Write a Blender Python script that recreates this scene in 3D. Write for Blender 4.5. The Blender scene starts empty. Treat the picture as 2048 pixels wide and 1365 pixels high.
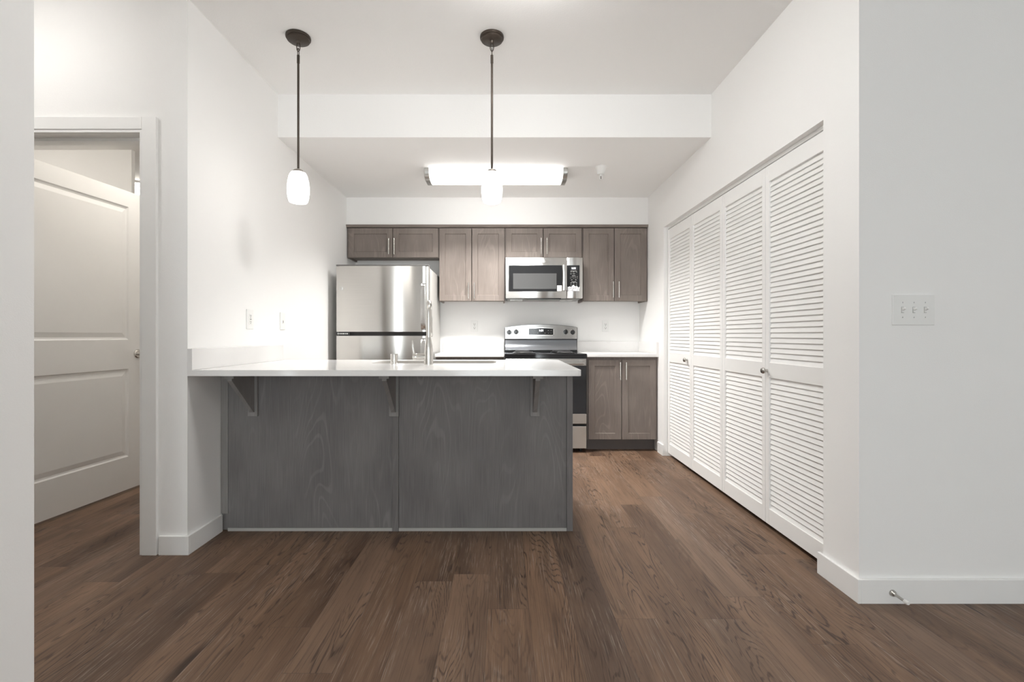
import bpy, bmesh, math, random
from mathutils import Vector, Matrix
C = bpy.context
S = C.scene
COL = S.collection
random.seed(4)
PI = math.pi

# ------------------------------------------------------------------ camera
FPX = 945.0                       # focal length in pixels of the 2048 px wide frame
H = 1.087                         # camera height
cam_d = bpy.data.cameras.new('camera')
cam_d.sensor_width = 36.0
cam_d.lens = FPX / 2048 * 36.0
cam_d.shift_x = (1024 - 1006) / 2048
cam_d.shift_y = -(682.5 - 671) / 2048
cam_d.clip_start = 0.05
cam = bpy.data.objects.new('camera', cam_d)
cam.location = (0, 0, H)
cam.rotation_euler = (PI / 2, 0, 0)
COL.objects.link(cam)
S.camera = cam

# ------------------------------------------------------------------ light, exposure
S.view_settings.view_transform = 'Standard'
S.view_settings.look = 'None'
S.view_settings.gamma = 1
S.view_settings.use_curve_mapping = False
S.view_settings.exposure = 0.40
S.cycles.use_denoising = True
S.cycles.max_bounces = 12
S.cycles.diffuse_bounces = 7
S.cycles.glossy_bounces = 4
S.cycles.adaptive_threshold = 0.02
S.cycles.sample_clamp_indirect = 6.0
SKY = 6.4                         # daylight outside the living-room windows
TUBE = 5.0                        # fluorescent diffuser
PEND = 4.8                       # pendant shades
DOWN = 37.0                       # downward light of the fluorescent fixture, watts
LIVING_FILL = 46.0                     # added fill lamp before the bar counter, unseen above the frame
HALL_FILL = 19.0                       # added fill lamp of the hallway, unseen behind the near wall
BEDL = 31.0                       # glimpsed lamp and added fill lamps of the room behind the open door
W = bpy.data.worlds.new('daylight')
S.world = W
W.use_nodes = True
W.node_tree.nodes['Background'].inputs[0].default_value = (0.89, 0.955, 0.98, 1)
W.node_tree.nodes['Background'].inputs[1].default_value = SKY
WINDOWS = [(-0.90, 1.10, 0.12, 2.15), (2.75, 3.45, 0.95, 2.05)]   # x0 x1 z0 z1 in the wall behind the camera
YB = -4.2
for (a, b, c, d) in WINDOWS:
    L = bpy.data.lights.new('window_portal', 'AREA')
    L.shape = 'RECTANGLE'; L.size = b - a; L.size_y = d - c
    L.cycles.is_portal = True
    o = bpy.data.objects.new('window_portal', L)
    o.location = ((a + b) / 2, YB - 0.13, (c + d) / 2)
    o.rotation_euler = (PI / 2, 0, 0)       # shines towards +Y
    COL.objects.link(o)

# ------------------------------------------------------------------ node helpers
class NT:
    def __init__(s, name):
        s.m = bpy.data.materials.new(name)
        s.m.use_nodes = True
        s.t = s.m.node_tree
        s.b = s.t.nodes['Principled BSDF']
    def n(s, typ, **kw):
        x = s.t.nodes.new(typ)
        for k, v in kw.items(): setattr(x, k, v)
        return x
    def put(s, sock, v):
        if v is None: return
        if isinstance(v, bpy.types.NodeSocket): s.t.links.new(v, sock)
        elif isinstance(v, (tuple, list)) and len(v) == 3 and sock.type == 'RGBA': sock.default_value = (*v, 1)
        else: sock.default_value = v
    def math(s, op, a, b=None, c=None, clamp=False):
        x = s.n('ShaderNodeMath', operation=op, use_clamp=clamp)
        s.put(x.inputs[0], a)
        if b is not None: s.put(x.inputs[1], b)
        if c is not None: s.put(x.inputs[2], c)
        return x.outputs[0]
    def xyz(s, v):
        x = s.n('ShaderNodeSeparateXYZ'); s.put(x.inputs[0], v); return x.outputs
    def vec(s, a, b, c):
        x = s.n('ShaderNodeCombineXYZ')
        for i, v in enumerate((a, b, c)): s.put(x.inputs[i], v)
        return x.outputs[0]
    def vmul(s, v, k):
        x = s.n('ShaderNodeVectorMath', operation='MULTIPLY'); s.put(x.inputs[0], v); s.put(x.inputs[1], k); return x.outputs[0]
    def vadd(s, v, k):
        x = s.n('ShaderNodeVectorMath', operation='ADD'); s.put(x.inputs[0], v); s.put(x.inputs[1], k); return x.outputs[0]
    def noise(s, v, scale=1, detail=2, rough=.5, dist=0):
        x = s.n('ShaderNodeTexNoise'); s.put(x.inputs['Vector'], v)
        x.inputs['Scale'].default_value = scale; x.inputs['Detail'].default_value = detail
        x.inputs['Roughness'].default_value = rough; x.inputs['Distortion'].default_value = dist
        return x.outputs[0]
    def ramp(s, v, a, b, lo=0., hi=1.):
        x = s.n('ShaderNodeMapRange', interpolation_type='SMOOTHSTEP')
        s.put(x.inputs[0], v)
        for i, k in enumerate((a, b, lo, hi)): x.inputs[i + 1].default_value = k
        return x.outputs[0]
    def mix(s, f, a, b, mode='MIX'):
        x = s.n('ShaderNodeMix', data_type='RGBA', blend_type=mode)
        s.put(x.inputs[0], f); s.put(x.inputs[6], a); s.put(x.inputs[7], b)
        return x.outputs[2]
    def obj(s):
        return s.n('ShaderNodeTexCoord').outputs['Object']
    def bump(s, h, strength=.2, dist=.002):
        x = s.n('ShaderNodeBump'); s.put(x.inputs['Height'], h)
        x.inputs['Strength'].default_value = strength; x.inputs['Distance'].default_value = dist
        s.put(s.b.inputs['Normal'], x.outputs[0])
    def set(s, **kw):
        for k, v in kw.items():
            s.put(s.b.inputs[k.replace('_', ' ')], v)
        return s

def plain(name, col, rough=.5, metal=0., spec=.5, coat=0., vary=.03):
    t = NT(name)
    c = t.obj()
    nz = t.noise(c, 9, 3)
    k = t.ramp(nz, .3, .7, 1 - vary, 1.0)
    t.set(Base_Color=t.mix(1.0, col, t.vec(k, k, k), 'MULTIPLY'), Roughness=rough, Metallic=metal)
    t.b.inputs['Specular IOR Level'].default_value = spec
    t.b.inputs['Coat Weight'].default_value = coat
    return t.m

def paint(name, col, rough=.75, scale=260, strength=.25):
    t = NT(name)
    c = t.obj()
    h = t.noise(c, scale, 3, .55)
    t.bump(h, strength, .0015)
    t.set(Base_Color=col, Roughness=rough)
    t.b.inputs['Specular IOR Level'].default_value = .25
    return t.m

def emit(name, col, strength):
    t = NT(name)
    t.set(Base_Color=(.9, .9, .88), Roughness=.3)
    t.put(t.b.inputs['Emission Color'], col)
    t.b.inputs['Emission Strength'].default_value = strength
    return t.m

def cabinet_wood(name, dark, light, axis='z'):
    """stained birch with vertical cathedral grain"""
    t = NT(name)
    x, y, z = t.xyz(t.obj())[0:3]
    ac = t.math('ADD', x, t.math('MULTIPLY', y, .93)) if axis == 'z' else z
    al = z if axis == 'z' else x
    p = t.vec(t.math('MULTIPLY', ac, 3.4), t.math('MULTIPLY', al, .62), 0.37)
    n1 = t.noise(p, 1, 2, .45, .25)
    lines = t.math('SINE', t.math('MULTIPLY', n1, 170))
    lines = t.ramp(lines, .55, 1.0)
    fine = t.noise(t.vec(t.math('MULTIPLY', ac, 320), t.math('MULTIPLY', al, 5), 0), 1, 3, .6)
    where = t.ramp(t.noise(t.vec(t.math('MULTIPLY', ac, 4), t.math('MULTIPLY', al, 1.2), 4), 1, 2), .38, .66)
    blot = t.noise(t.vec(t.math('MULTIPLY', ac, 5), t.math('MULTIPLY', al, 2), 8), 1, 3)
    f = t.math('ADD', t.math('MULTIPLY', t.ramp(fine, .3, .7), .45), t.math('MULTIPLY', t.ramp(blot, .3, .7), .45))
    f = t.math('ADD', f, t.math('MULTIPLY', t.math('MULTIPLY', lines, where), .42), clamp=True)
    t.set(Base_Color=t.mix(f, dark, light), Roughness=t.math('ADD', t.math('MULTIPLY', fine, .12), .46))
    t.b.inputs['Specular IOR Level'].default_value = .3
    t.bump(fine, .12, .0006)
    return t.m

def brushed(name, col, rough, aniso=1.0):
    """steel brushed sideways: its reflections stretch up and down"""
    t = NT(name)
    x, y, z = t.xyz(t.obj())[0:3]
    h = t.noise(t.vec(t.math('MULTIPLY', x, 3), t.math('MULTIPLY', y, 3), t.math('MULTIPLY', z, 700)), 1, 2)
    t.set(Base_Color=t.mix(t.ramp(h, .3, .7), tuple(c * .95 for c in col), col), Metallic=1.0, Roughness=rough, Anisotropic=aniso, Anisotropic_Rotation=.25)
    tg = t.n('ShaderNodeTangent', direction_type='RADIAL', axis='Z')
    t.put(t.b.inputs['Tangent'], tg.outputs[0])
    return t.m

def plank_floor():
    t = NT('oak_plank_floor')
    x, y, z = t.xyz(t.obj())[0:3]
    PW, PL = .163, 1.22
    u = t.math('DIVIDE', t.math('ADD', x, .06), PW)
    i = t.math('FLOOR', u); fu = t.math('SUBTRACT', u, i)
    w1 = t.n('ShaderNodeTexWhiteNoise', noise_dimensions='1D'); t.put(w1.inputs['W'], t.math('ADD', i, .37))
    v = t.math('ADD', t.math('DIVIDE', y, PL), t.math('MULTIPLY', w1.outputs[0], 9.7))
    j = t.math('FLOOR', v); fv = t.math('SUBTRACT', v, j)
    w2 = t.n('ShaderNodeTexWhiteNoise', noise_dimensions='2D'); t.put(w2.inputs['Vector'], t.vec(i, j, 0))
    hr, hg, hb = t.xyz(w2.outputs['Color'])[0:3]
    px = t.math('ADD', x, t.math('MULTIPLY', hr, 31)); py = t.math('ADD', y, t.math('MULTIPLY', hg, 47))
    pz = t.math('MULTIPLY', hb, 19)
    P = lambda a, b: t.vec(t.math('MULTIPLY', px, a), t.math('MULTIPLY', py, b), pz)
    broad = t.noise(P(9, 1.1), 1, 3, .55, .4)
    # cathedral figure: contour lines of a field stretched along the plank
    fld = t.noise(P(7.0, .85), 1, 2, .40, .30)
    wob = t.math('MULTIPLY', t.noise(P(60, 7), 1, 2), .022)
    cont = t.math('SINE', t.math('MULTIPLY', t.math('ADD', fld, wob), 190))
    line = t.ramp(cont, .45, 1.0)
    lw = t.ramp(t.noise(P(5, 1.1), 1, 2), .38, .60)
    brk = t.ramp(t.noise(P(170, 5), 1, 3), .32, .60)
    line = t.math('MULTIPLY', t.math('MULTIPLY', line, lw), brk)
    fine = t.noise(P(200, 3.2), 1, 4, .7)
    pores = t.ramp(fine, .50, .66)
    cer = t.ramp(t.noise(P(260, 6), 1, 3, .65), .54, .68)
    cerw = t.ramp(t.noise(P(6, 1.4), 1, 2), .40, .62)
    # knots
    vo = t.n('ShaderNodeTexVoronoi'); t.put(vo.inputs['Vector'], P(4.2, 1.75)); vo.inputs['Scale'].default_value = 1
    rare = t.ramp(t.xyz(vo.outputs['Color'])[0], .62, .66)
    knot = t.math('MULTIPLY', t.ramp(t.math('ADD', vo.outputs['Distance'], t.math('MULTIPLY', t.noise(P(30, 12), 1, 2), .12)), .13, .30, 1, 0), rare)
    tone = t.math('ADD', t.math('MULTIPLY', hr, .42), t.math('MULTIPLY', t.ramp(broad, .25, .75), .58))
    base = t.mix(tone, (.068, .036, .022), (.238, .147, .093))
    base = t.mix(t.math('MULTIPLY', t.ramp(hb, .4, 1), .35), base, (.168, .121, .093))
    base = t.mix(t.math('MULTIPLY', t.math('MULTIPLY', cer, cerw), .62), base, (.36, .305, .26))
    base = t.mix(t.math('MULTIPLY', pores, .46), base, (.045, .028, .020))
    base = t.mix(t.math('MULTIPLY', line, .80), base, (.026, .015, .011))
    base = t.mix(t.math('MULTIPLY', knot, .80), base, (.024, .014, .010))
    eu = t.math('MINIMUM', fu, t.math('SUBTRACT', 1, fu))
    ev = t.math('MINIMUM', fv, t.math('SUBTRACT', 1, fv))
    seam = t.math('MAXIMUM', t.ramp(eu, .0, .010, 1, 0), t.ramp(ev, .0, .0014, 1, 0))
    base = t.mix(t.math('MULTIPLY', seam, .55), base, (.035, .024, .020))
    t.set(Base_Color=base, Roughness=t.math('ADD', .40, t.math('MULTIPLY', fine, .16)))
    t.b.inputs['Specular IOR Level'].default_value = .38
    hgt = t.math('SUBTRACT', t.math('MULTIPLY', fine, .4), t.math('ADD', t.math('MULTIPLY', seam, .8), t.math('MULTIPLY', line, .3)))
    t.bump(hgt, .25, .0010)
    return t.m

def quartz():
    t = NT('white_quartz')
    c = t.obj()
    n1 = t.noise(c, 1.7, 3, .55, .5)
    vein = t.ramp(t.math('ABSOLUTE', t.math('SUBTRACT', n1, .5)), .0, .018, 1, 0)
    gate = t.ramp(t.noise(t.vadd(c, (5, 3, 1)), 2.0, 2), .52, .66)
    col = t.mix(t.math('MULTIPLY', t.math('MULTIPLY', vein, gate), .22), (.80, .79, .78), (.55, .54, .53))
    col = t.mix(t.math('MULTIPLY', t.ramp(t.noise(c, 3, 3), .4, .7), .3), col, (.745, .735, .725))
    t.set(Base_Color=col, Roughness=.13)
    t.b.inputs['Specular IOR Level'].default_value = .55
    return t.m

WALL = (.905, .90, .89)
M = dict(
    wall=paint('wall_paint', WALL),
    ceil=paint('ceiling_paint', (.91, .905, .895), .85, 130, .35),
    trim=plain('white_trim_enamel', (.88, .877, .865), .38, vary=.01),
    door=plain('cream_door_enamel', (.80, .792, .778), .38, vary=.01),
    louver=plain('white_louver_enamel', (.90, .897, .885), .42, vary=.01),
    floor=plank_floor(),
    wood=cabinet_wood('greige_stained_wood', (.158, .130, .114), (.250, .213, .190)),
    woodh=cabinet_wood('greige_stained_wood_across', (.158, .130, .114), (.250, .213, .190), 'x'),
    island=cabinet_wood('grey_stained_panel', (.132, .124, .122), (.222, .211, .206)),
    islanddark=cabinet_wood('grey_stained_bracket', (.200, .190, .184), (.290, .277, .269)),
    toe=plain('dark_toe_kick', (.105, .088, .082), .5),
    inside=plain('cabinet_interior', (.42, .36, .31), .6),
    quartz=quartz(),
    steel=brushed('brushed_stainless', (.62, .605, .58), .18),
    steelv=brushed('bright_stainless', (.68, .675, .66), .27),
    nickel=brushed('brushed_nickel', (.70, .68, .645), .22, 0.),
    chrome=plain('polished_nickel', (.80, .785, .76), .10, 1.0, vary=.01),
    knobm=plain('satin_nickel_knob', (.50, .48, .45), .25, 1.0),
    bronze=plain('oil_rubbed_bronze', (.060, .046, .036), .42, .55),
    socket=plain('satin_socket_cap', (.34, .31, .28), .35, .7),
    black=plain('gloss_black_enamel', (.012, .012, .013), .08, vary=.01),
    matt=plain('matt_black_plastic', (.020, .020, .021), .45),
    glass=plain('dark_oven_glass', (.030, .031, .034), .10, vary=.01),
    darksteel=plain('polished_dark_steel', (.36, .38, .41), .16, 1.0, vary=.01),
    ventm=plain('grey_vent_tray', (.24, .235, .22), .4),
    taupe=plain('taupe_reflected_door', (.13, .105, .082), .4),
    mwglass=plain('grey_mesh_window', (.075, .075, .075), .14, vary=.02),
    fside=plain('grey_fridge_side', (.42, .41, .39), .5),
    fcap=plain('dark_grey_cap', (.12, .115, .11), .5),
    plastic=plain('white_plastic', (.86, .86, .845), .35, vary=.01),
    slot=plain('dark_slot', (.05, .05, .05), .6),
    greyp=plain('grey_print', (.42, .42, .40), .5),
    whitep=plain('white_print', (.75, .75, .73), .5),
    sinkm=plain('warm_grey_sink', (.46, .44, .41), .40),
    gasket=plain('dark_gasket', (.030, .027, .025), .6),
    foil=plain('crumpled_clear_film', (.74, .74, .75), .20, .25, vary=.25),
    led=emit('white_display_digits', (.95, .97, 1.0), 3.0),
    tube=emit('lit_diffuser', (1.0, .99, .97), TUBE),
    shade=emit('lit_opal_glass', (1.0, .96, .91), PEND),
    bedlampfill=emit('bedroom_lamp_fill_diffuser', (1.0, .945, .86), BEDL),
    livfill=emit('living_fill_diffuser', (1.0, .985, .96), LIVING_FILL),
    hallfill=emit('hall_fill_diffuser', (1.0, .975, .94), HALL_FILL),
    endcap=brushed('brushed_end_cap', (.50, .49, .47), .34, 0.),
    rubber=plain('white_rubber_tip', (.80, .79, .77), .6),
    window=plain('white_window_frame', (.85, .85, .84), .4),
)

# ------------------------------------------------------------------ mesh helpers
class MB:
    """collects shapes in world coordinates; build() links them as one mesh object"""
    def __init__(s): s.bm = bmesh.new()
    def box(s, x0, x1, y0, y1, z0, z1, bev=0., seg=2):
        if x0 > x1: x0, x1 = x1, x0
        if y0 > y1: y0, y1 = y1, y0
        if z0 > z1: z0, z1 = z1, z0
        b = bmesh.new()
        vs = [b.verts.new((x, y, z)) for x in (x0, x1) for y in (y0, y1) for z in (z0, z1)]
        for f in ((0, 1, 3, 2), (4, 6, 7, 5), (0, 4, 5, 1), (2, 3, 7, 6), (0, 2, 6, 4), (1, 5, 7, 3)):
            b.faces.new([vs[k] for k in f])
        if bev:
            bmesh.ops.bevel(b, geom=list(b.edges), offset=bev, segments=seg, affect='EDGES', profile=.5)
        s._add(b); return s
    def _add(s, b, mat=None):
        if mat is not None: bmesh.ops.transform(b, matrix=mat, verts=b.verts)
        bmesh.ops.recalc_face_normals(b, faces=b.faces)
        me = bpy.data.meshes.new('t'); b.to_mesh(me); b.free()
        s.bm.from_mesh(me); bpy.data.meshes.remove(me)
    def obox(s, size, mat, bev=0., seg=2):
        """box of a size centred on the origin, then placed by a matrix"""
        t = MB(); hx, hy, hz = (k / 2 for k in size)
        t.box(-hx, hx, -hy, hy, -hz, hz, bev, seg)
        me = bpy.data.meshes.new('t'); t.bm.to_mesh(me); t.bm.free()
        me.transform(mat); s.bm.from_mesh(me); bpy.data.meshes.remove(me); return s
    def prism(s, pts, d0, d1, axis, bev=0.):
        """polygon extruded along an axis; pts are the two other coordinates in x<y<z order"""
        b = bmesh.new()
        def P(p, d):
            q = list(p)
            q.insert('xyz'.index(axis), d)
            return q
        lo = [b.verts.new(P(p, d0)) for p in pts]
        hi = [b.verts.new(P(p, d1)) for p in pts]
        n = len(pts)
        b.faces.new(lo); b.faces.new(hi[::-1])
        for k in range(n):
            b.faces.new((lo[k], lo[(k + 1) % n], hi[(k + 1) % n], hi[k]))
        if bev:
            bmesh.ops.recalc_face_normals(b, faces=b.faces)
            bmesh.ops.bevel(b, geom=list(b.edges), offset=bev, segments=2, affect='EDGES', profile=.5)
        s._add(b); return s
    def lathe(s, prof, mat=None, n=32):
        """(radius, height) profile turned about z"""
        b = bmesh.new()
        rings = []
        for r, z in prof:
            if r < 1e-6: rings.append([b.verts.new((0, 0, z))])
            else: rings.append([b.verts.new((r * math.cos(2 * PI * k / n), r * math.sin(2 * PI * k / n), z)) for k in range(n)])
        for a, c in zip(rings, rings[1:]):
            for k in range(n):
                k2 = (k + 1) % n
                if len(a) == 1 and len(c) == 1: continue
                if len(a) == 1: b.faces.new((a[0], c[k], c[k2]))
                elif len(c) == 1: b.faces.new((a[k], a[k2], c[0]))
                else: b.faces.new((a[k], a[k2], c[k2], c[k]))
        for rg in (rings[0], rings[-1]):
            if len(rg) > 1: b.faces.new(rg)
        s._add(b, mat); return s
    def tube(s, pts, r, n=12, closed=False):
        """round tube along points; r may be a list"""
        pts = [Vector(p) for p in pts]
        b = bmesh.new(); rings = []
        N = len(pts)
        up = Vector((0, 0, 1))
        prev = None
        for k, p in enumerate(pts):
            if closed: d = pts[(k + 1) % N] - pts[k - 1]
            else: d = pts[min(k + 1, N - 1)] - pts[max(k - 1, 0)]
            d.normalize()
            if prev is None:
                a = up if abs(d.dot(up)) < .9 else Vector((1, 0, 0))
                x = d.cross(a).normalized()
            else:
                x = (prev - d * prev.dot(d)).normalized()
            prev = x; yv = d.cross(x)
            rr = r[k] if isinstance(r, (list, tuple)) else r
            rings.append([b.verts.new(p + (x * math.cos(2 * PI * q / n) + yv * math.sin(2 * PI * q / n)) * rr) for q in range(n)])
        pairs = list(zip(rings, rings[1:])) + ([(rings[-1], rings[0])] if closed else [])
        for a, c in pairs:
            for q in range(n):
                b.faces.new((a[q], a[(q + 1) % n], c[(q + 1) % n], c[q]))
        if not closed:
            b.faces.new(rings[0]); b.faces.new(rings[-1])
        s._add(b); return s
    def mesh(s, verts, faces):
        b = bmesh.new(); vs = [b.verts.new(v) for v in verts]
        for f in faces: b.faces.new([vs[k] for k in f])
        s._add(b); return s
    def slab(s, outer, holes, z0, z1):
        """flat slab with holes, outlines in x, y"""
        b = bmesh.new(); ed = []
        for loop in [outer] + holes:
            vs = [b.verts.new((x, y, z1)) for x, y in loop]
            ed += [b.edges.new((vs[k], vs[(k + 1) % len(vs)])) for k in range(len(vs))]
        bmesh.ops.triangle_fill(b, use_beauty=True, use_dissolve=False, edges=ed)
        r = bmesh.ops.extrude_face_region(b, geom=list(b.faces))
        vs = [g for g in r['geom'] if isinstance(g, bmesh.types.BMVert)]
        bmesh.ops.translate(b, vec=(0, 0, z0 - z1), verts=vs)
        s._add(b); return s
    def text(s, body, size, x, y, z, align='CENTER', depth=.0004):
        """raised lettering that faces the camera side (-y)"""
        cu = bpy.data.curves.new('t', 'FONT'); cu.body = body; cu.size = size; cu.extrude = depth
        cu.align_x = align; cu.align_y = 'CENTER'
        o = bpy.data.objects.new('t', cu)
        me = bpy.data.meshes.new_from_object(o)
        me.transform(Matrix.Translation((x, y, z)) @ Matrix.Rotation(PI / 2, 4, 'X'))
        s.bm.from_mesh(me)
        bpy.data.meshes.remove(me); bpy.data.objects.remove(o); bpy.data.curves.remove(cu); return s
    def build(s, name, mat, parent=None, smooth=False, bevel=0.):
        me = bpy.data.meshes.new(name)
        s.bm.to_mesh(me); s.bm.free()
        o = bpy.data.objects.new(name, me)
        COL.objects.link(o)
        me.materials.append(M[mat] if isinstance(mat, str) else mat)
        root = parent
        while root is not None and root.parent is not None: root = root.parent
        if root is not None:
            me.transform(Matrix.Translation(-Vector(root.location)))
            o.parent = parent
        if smooth:
            for p in me.polygons: p.use_smooth = True
            try: me.set_sharp_from_angle(angle=math.radians(38))
            except Exception: pass
        if bevel:
            md = o.modifiers.new('bevel', 'BEVEL'); md.width = bevel; md.segments = 2
            md.limit_method = 'ANGLE'; md.angle_limit = math.radians(40)
        return o

def tag(o, label=None, cat=None, group=None, kind=None):
    if label: o['label'] = label
    if cat: o['category'] = cat
    if group: o['group'] = group
    if kind: o['kind'] = kind
    return o
def thing(name, loc, label, cat, group=None, kind=None):
    o = bpy.data.objects.new(name, None); COL.objects.link(o)
    o.location = loc; o.empty_display_size = .05
    return tag(o, label, cat, group, kind)
def struct(mb, name, mat, label, cat, bevel=0.):
    return tag(mb.build(name, mat, None, bevel=bevel), label, cat, None, 'structure')
def rrect(x0, x1, y0, y1, rads, n=6):
    """rounded rectangle outline; rads = (x0y0, x1y0, x1y1, x0y1)"""
    out = []
    for (cx, cy, a0), r in zip(((x0, y0, PI), (x1, y0, 1.5 * PI), (x1, y1, 0), (x0, y1, .5 * PI)), rads):
        if r <= 0: out.append((cx, cy)); continue
        ox = cx + r if cx == x0 else cx - r
        oy = cy + r if cy == y0 else cy - r
        for k in range(n + 1):
            a = a0 + .5 * PI * k / n
            out.append((ox + r * math.cos(a), oy + r * math.sin(a)))
    return out
RX = lambda a: Matrix.Rotation(a, 4, 'X')
RY = lambda a: Matrix.Rotation(a, 4, 'Y')
RZ = lambda a: Matrix.Rotation(a, 4, 'Z')
T = lambda x, y, z: Matrix.Translation((x, y, z))

# ------------------------------------------------------------------ room dimensions (x right, y away from the camera, z up)
XL, XR = -1.566, 1.449            # kitchen side walls
YD = 2.345                        # wall with the open door, and the end of the left kitchen wall
YC = 1.923                        # wall right of the corner
YBEAM, YSOF, YW = 3.287, 4.725, 5.016
ZH, ZL = 2.764, 2.465             # high and low ceiling
YP = 1.300                        # far end of the living-room wall at the left frame edge
XP = -1.290
XE = 3.7                          # living room right wall

# ------------------------------------------------------------------ setting
m = MB().box(-6.3, 4.0, YB - .2, 7.2, -.06, 0)
struct(m, 'floor', 'floor', 'brown oak plank floor running away from the camera', 'floor')
m = MB().box(-6.3, 4.0, YB - .2, 7.2, ZH, ZH + .08)
struct(m, 'ceiling', 'ceil', 'high white ceiling above the island and pendants', 'ceiling')
m = MB().box(XL, XR, YBEAM, YW, ZL, ZH)
struct(m, 'ceiling_low', 'ceil', 'lower white ceiling over the back of the kitchen', 'ceiling')
m = MB().box(XL, XR, YSOF, YW, 2.192, ZL)
struct(m, 'wall_soffit', 'wall', 'white soffit filling the space above the wall cabinets', 'wall')
m = MB().box(XL - .12, XR + .9, YW, YW + .12, 0, ZH)
struct(m, 'wall_back', 'wall', 'off-white back wall of the kitchen behind the stove', 'wall')
m = MB().box(XL - .12, XL, YD, YW, 0, ZH)
struct(m, 'wall_left', 'wall', 'white left kitchen wall ending at the bar counter', 'wall')
# closet wall with its opening
CY0, CY1, CZ = 2.138, 4.258, 2.062
m = MB().box(XR, XR + .115, YC, CY0, 0, ZH).box(XR, XR + .115, CY1, YW, 0, ZH).box(XR, XR + .115, CY0, CY1, CZ, ZH)
struct(m, 'wall_right', 'wall', 'white right wall around the louvered closet opening', 'wall')
m = MB().box(XR + .115, XE, YC, YC + .115, 0, ZH)
struct(m, 'wall_corner', 'wall', 'cool grey-lit wall right of the corner with the triple switch', 'wall')
m = MB().box(XR + .85, XR + .93, YC + .115, YW, 0, ZH)
struct(m, 'wall_closet', 'wall', 'dim back wall of the closet behind the louvers', 'wall')
# door wall
DX0, DX1, DZ = -2.725, -1.782, 2.104
m = MB().box(-6.0, DX0, YD, YD + .14, 0, ZH).box(DX1, XL - .12, YD, YD + .14, 0, ZH).box(DX0, DX1, YD, YD + .14, DZ, ZH)
struct(m, 'wall_doorway', 'wall', 'white wall around the doorway of the open panel door', 'wall')
m = MB().box(XP - .12, XP, YB, YP, 0, ZH)
struct(m, 'wall_near', 'wall', 'near textured wall cutting off the left edge of the view', 'wall')
HX0, HX1, HZ0, HZ1 = -1.615, -1.505, .12, 2.10          # added unseen slot to the sky, makes the bright streak on the fridge
m = MB().box(-5.0, HX0, YP - .12, YP, 0, ZH).box(HX1, XP - .12, YP - .12, YP, 0, ZH).box(HX0, HX1, YP - .12, YP, 0, HZ0).box(HX0, HX1, YP - .12, YP, HZ1, ZH).box(-5.1, -5.0, YP - .12, YD, 0, ZH)
struct(m, 'wall_hall', 'wall', 'white hallway wall behind the near left wall', 'wall')
m = MB().box(XE, XE + .12, YB, YC + .115, 0, ZH)
struct(m, 'wall_living', 'wall', 'white side wall of the living room', 'wall')
m = MB()
xs = XP - .12
for (a, b, c, d) in WINDOWS:
    m.box(xs, a, YB - .12, YB, 0, ZH); m.box(a, b, YB - .12, YB, 0, c); m.box(a, b, YB - .12, YB, d, ZH); xs = b
m.box(xs, XE + .12, YB - .12, YB, 0, ZH)
struct(m, 'wall_window', 'wall', 'white living room wall with two windows behind the camera', 'wall')
for k, (a, b, c, d) in enumerate(WINDOWS):
    t = thing('window_%d' % (k + 1), ((a + b) / 2, YB, c), ('wide tall white window in the living room wall behind the camera', 'small white window in the living room wall behind the camera')[k], 'window', None, 'structure')
    f = MB()
    for q in ((a, a + .05, c, d), (b - .05, b, c, d), (a + .05, b - .05, c, c + .05), (a + .05, b - .05, d - .05, d), ((a + b) / 2 - .03, (a + b) / 2 + .03, c + .05, d - .05)):
        f.box(q[0], q[1], YB - .10, YB - .03, q[2], q[3])
    f.build('window_frame', 'window', t)
    MB().box(a - .04, b + .04, YB, YB + .05, c - .03, c).build('window_sill', 'window', t)
# room behind the open door
BY, BX = 4.27, -3.357
m = MB().box(-6.0, BX, BY, BY + .04, 0, ZH)
struct(m, 'wall_bedroom', 'wall', 'shaded wall seen above the open panel door', 'wall')
m = MB().box(-6.0, XL - .12, 6.9, 7.0, 0, ZH).box(-6.1, -6.0, YD + .14, 7.0, 0, ZH).box(XL - .12, XL - .02, YW + .12, 7.0, 0, ZH)
struct(m, 'wall_far', 'wall', 'bright wall of the room beyond the open door', 'wall')

# baseboards
BH, BT = .098, .014
m = MB().box(XL - .135, XL + BT, YD - BT, YD, 0, .094).box(XL, XL + BT, YD, 2.618, 0, .094)
struct(m, 'baseboard_left', 'trim', 'white baseboard wrapping the left wall end beside the island', 'baseboard', .002)
m = MB().box(XR - BT, XR, YC - BT, CY0 + .022, 0, BH).box(XR, XE, YC - BT, YC, 0, BH)
struct(m, 'baseboard_right', 'trim', 'white baseboard wrapping the right corner with the door stop', 'baseboard', .002)
m = MB().box(XR - BT, XR, CY1 - .004, 4.395, 0, BH)
struct(m, 'baseboard_closet', 'trim', 'short white baseboard between the closet and base cabinet', 'baseboard', .002)
m = MB().box(-5.9, BX, BY - BT, BY, 0, BH)
struct(m, 'baseboard_bedroom', 'trim', 'white baseboard of the room behind the open door', 'baseboard')

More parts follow.
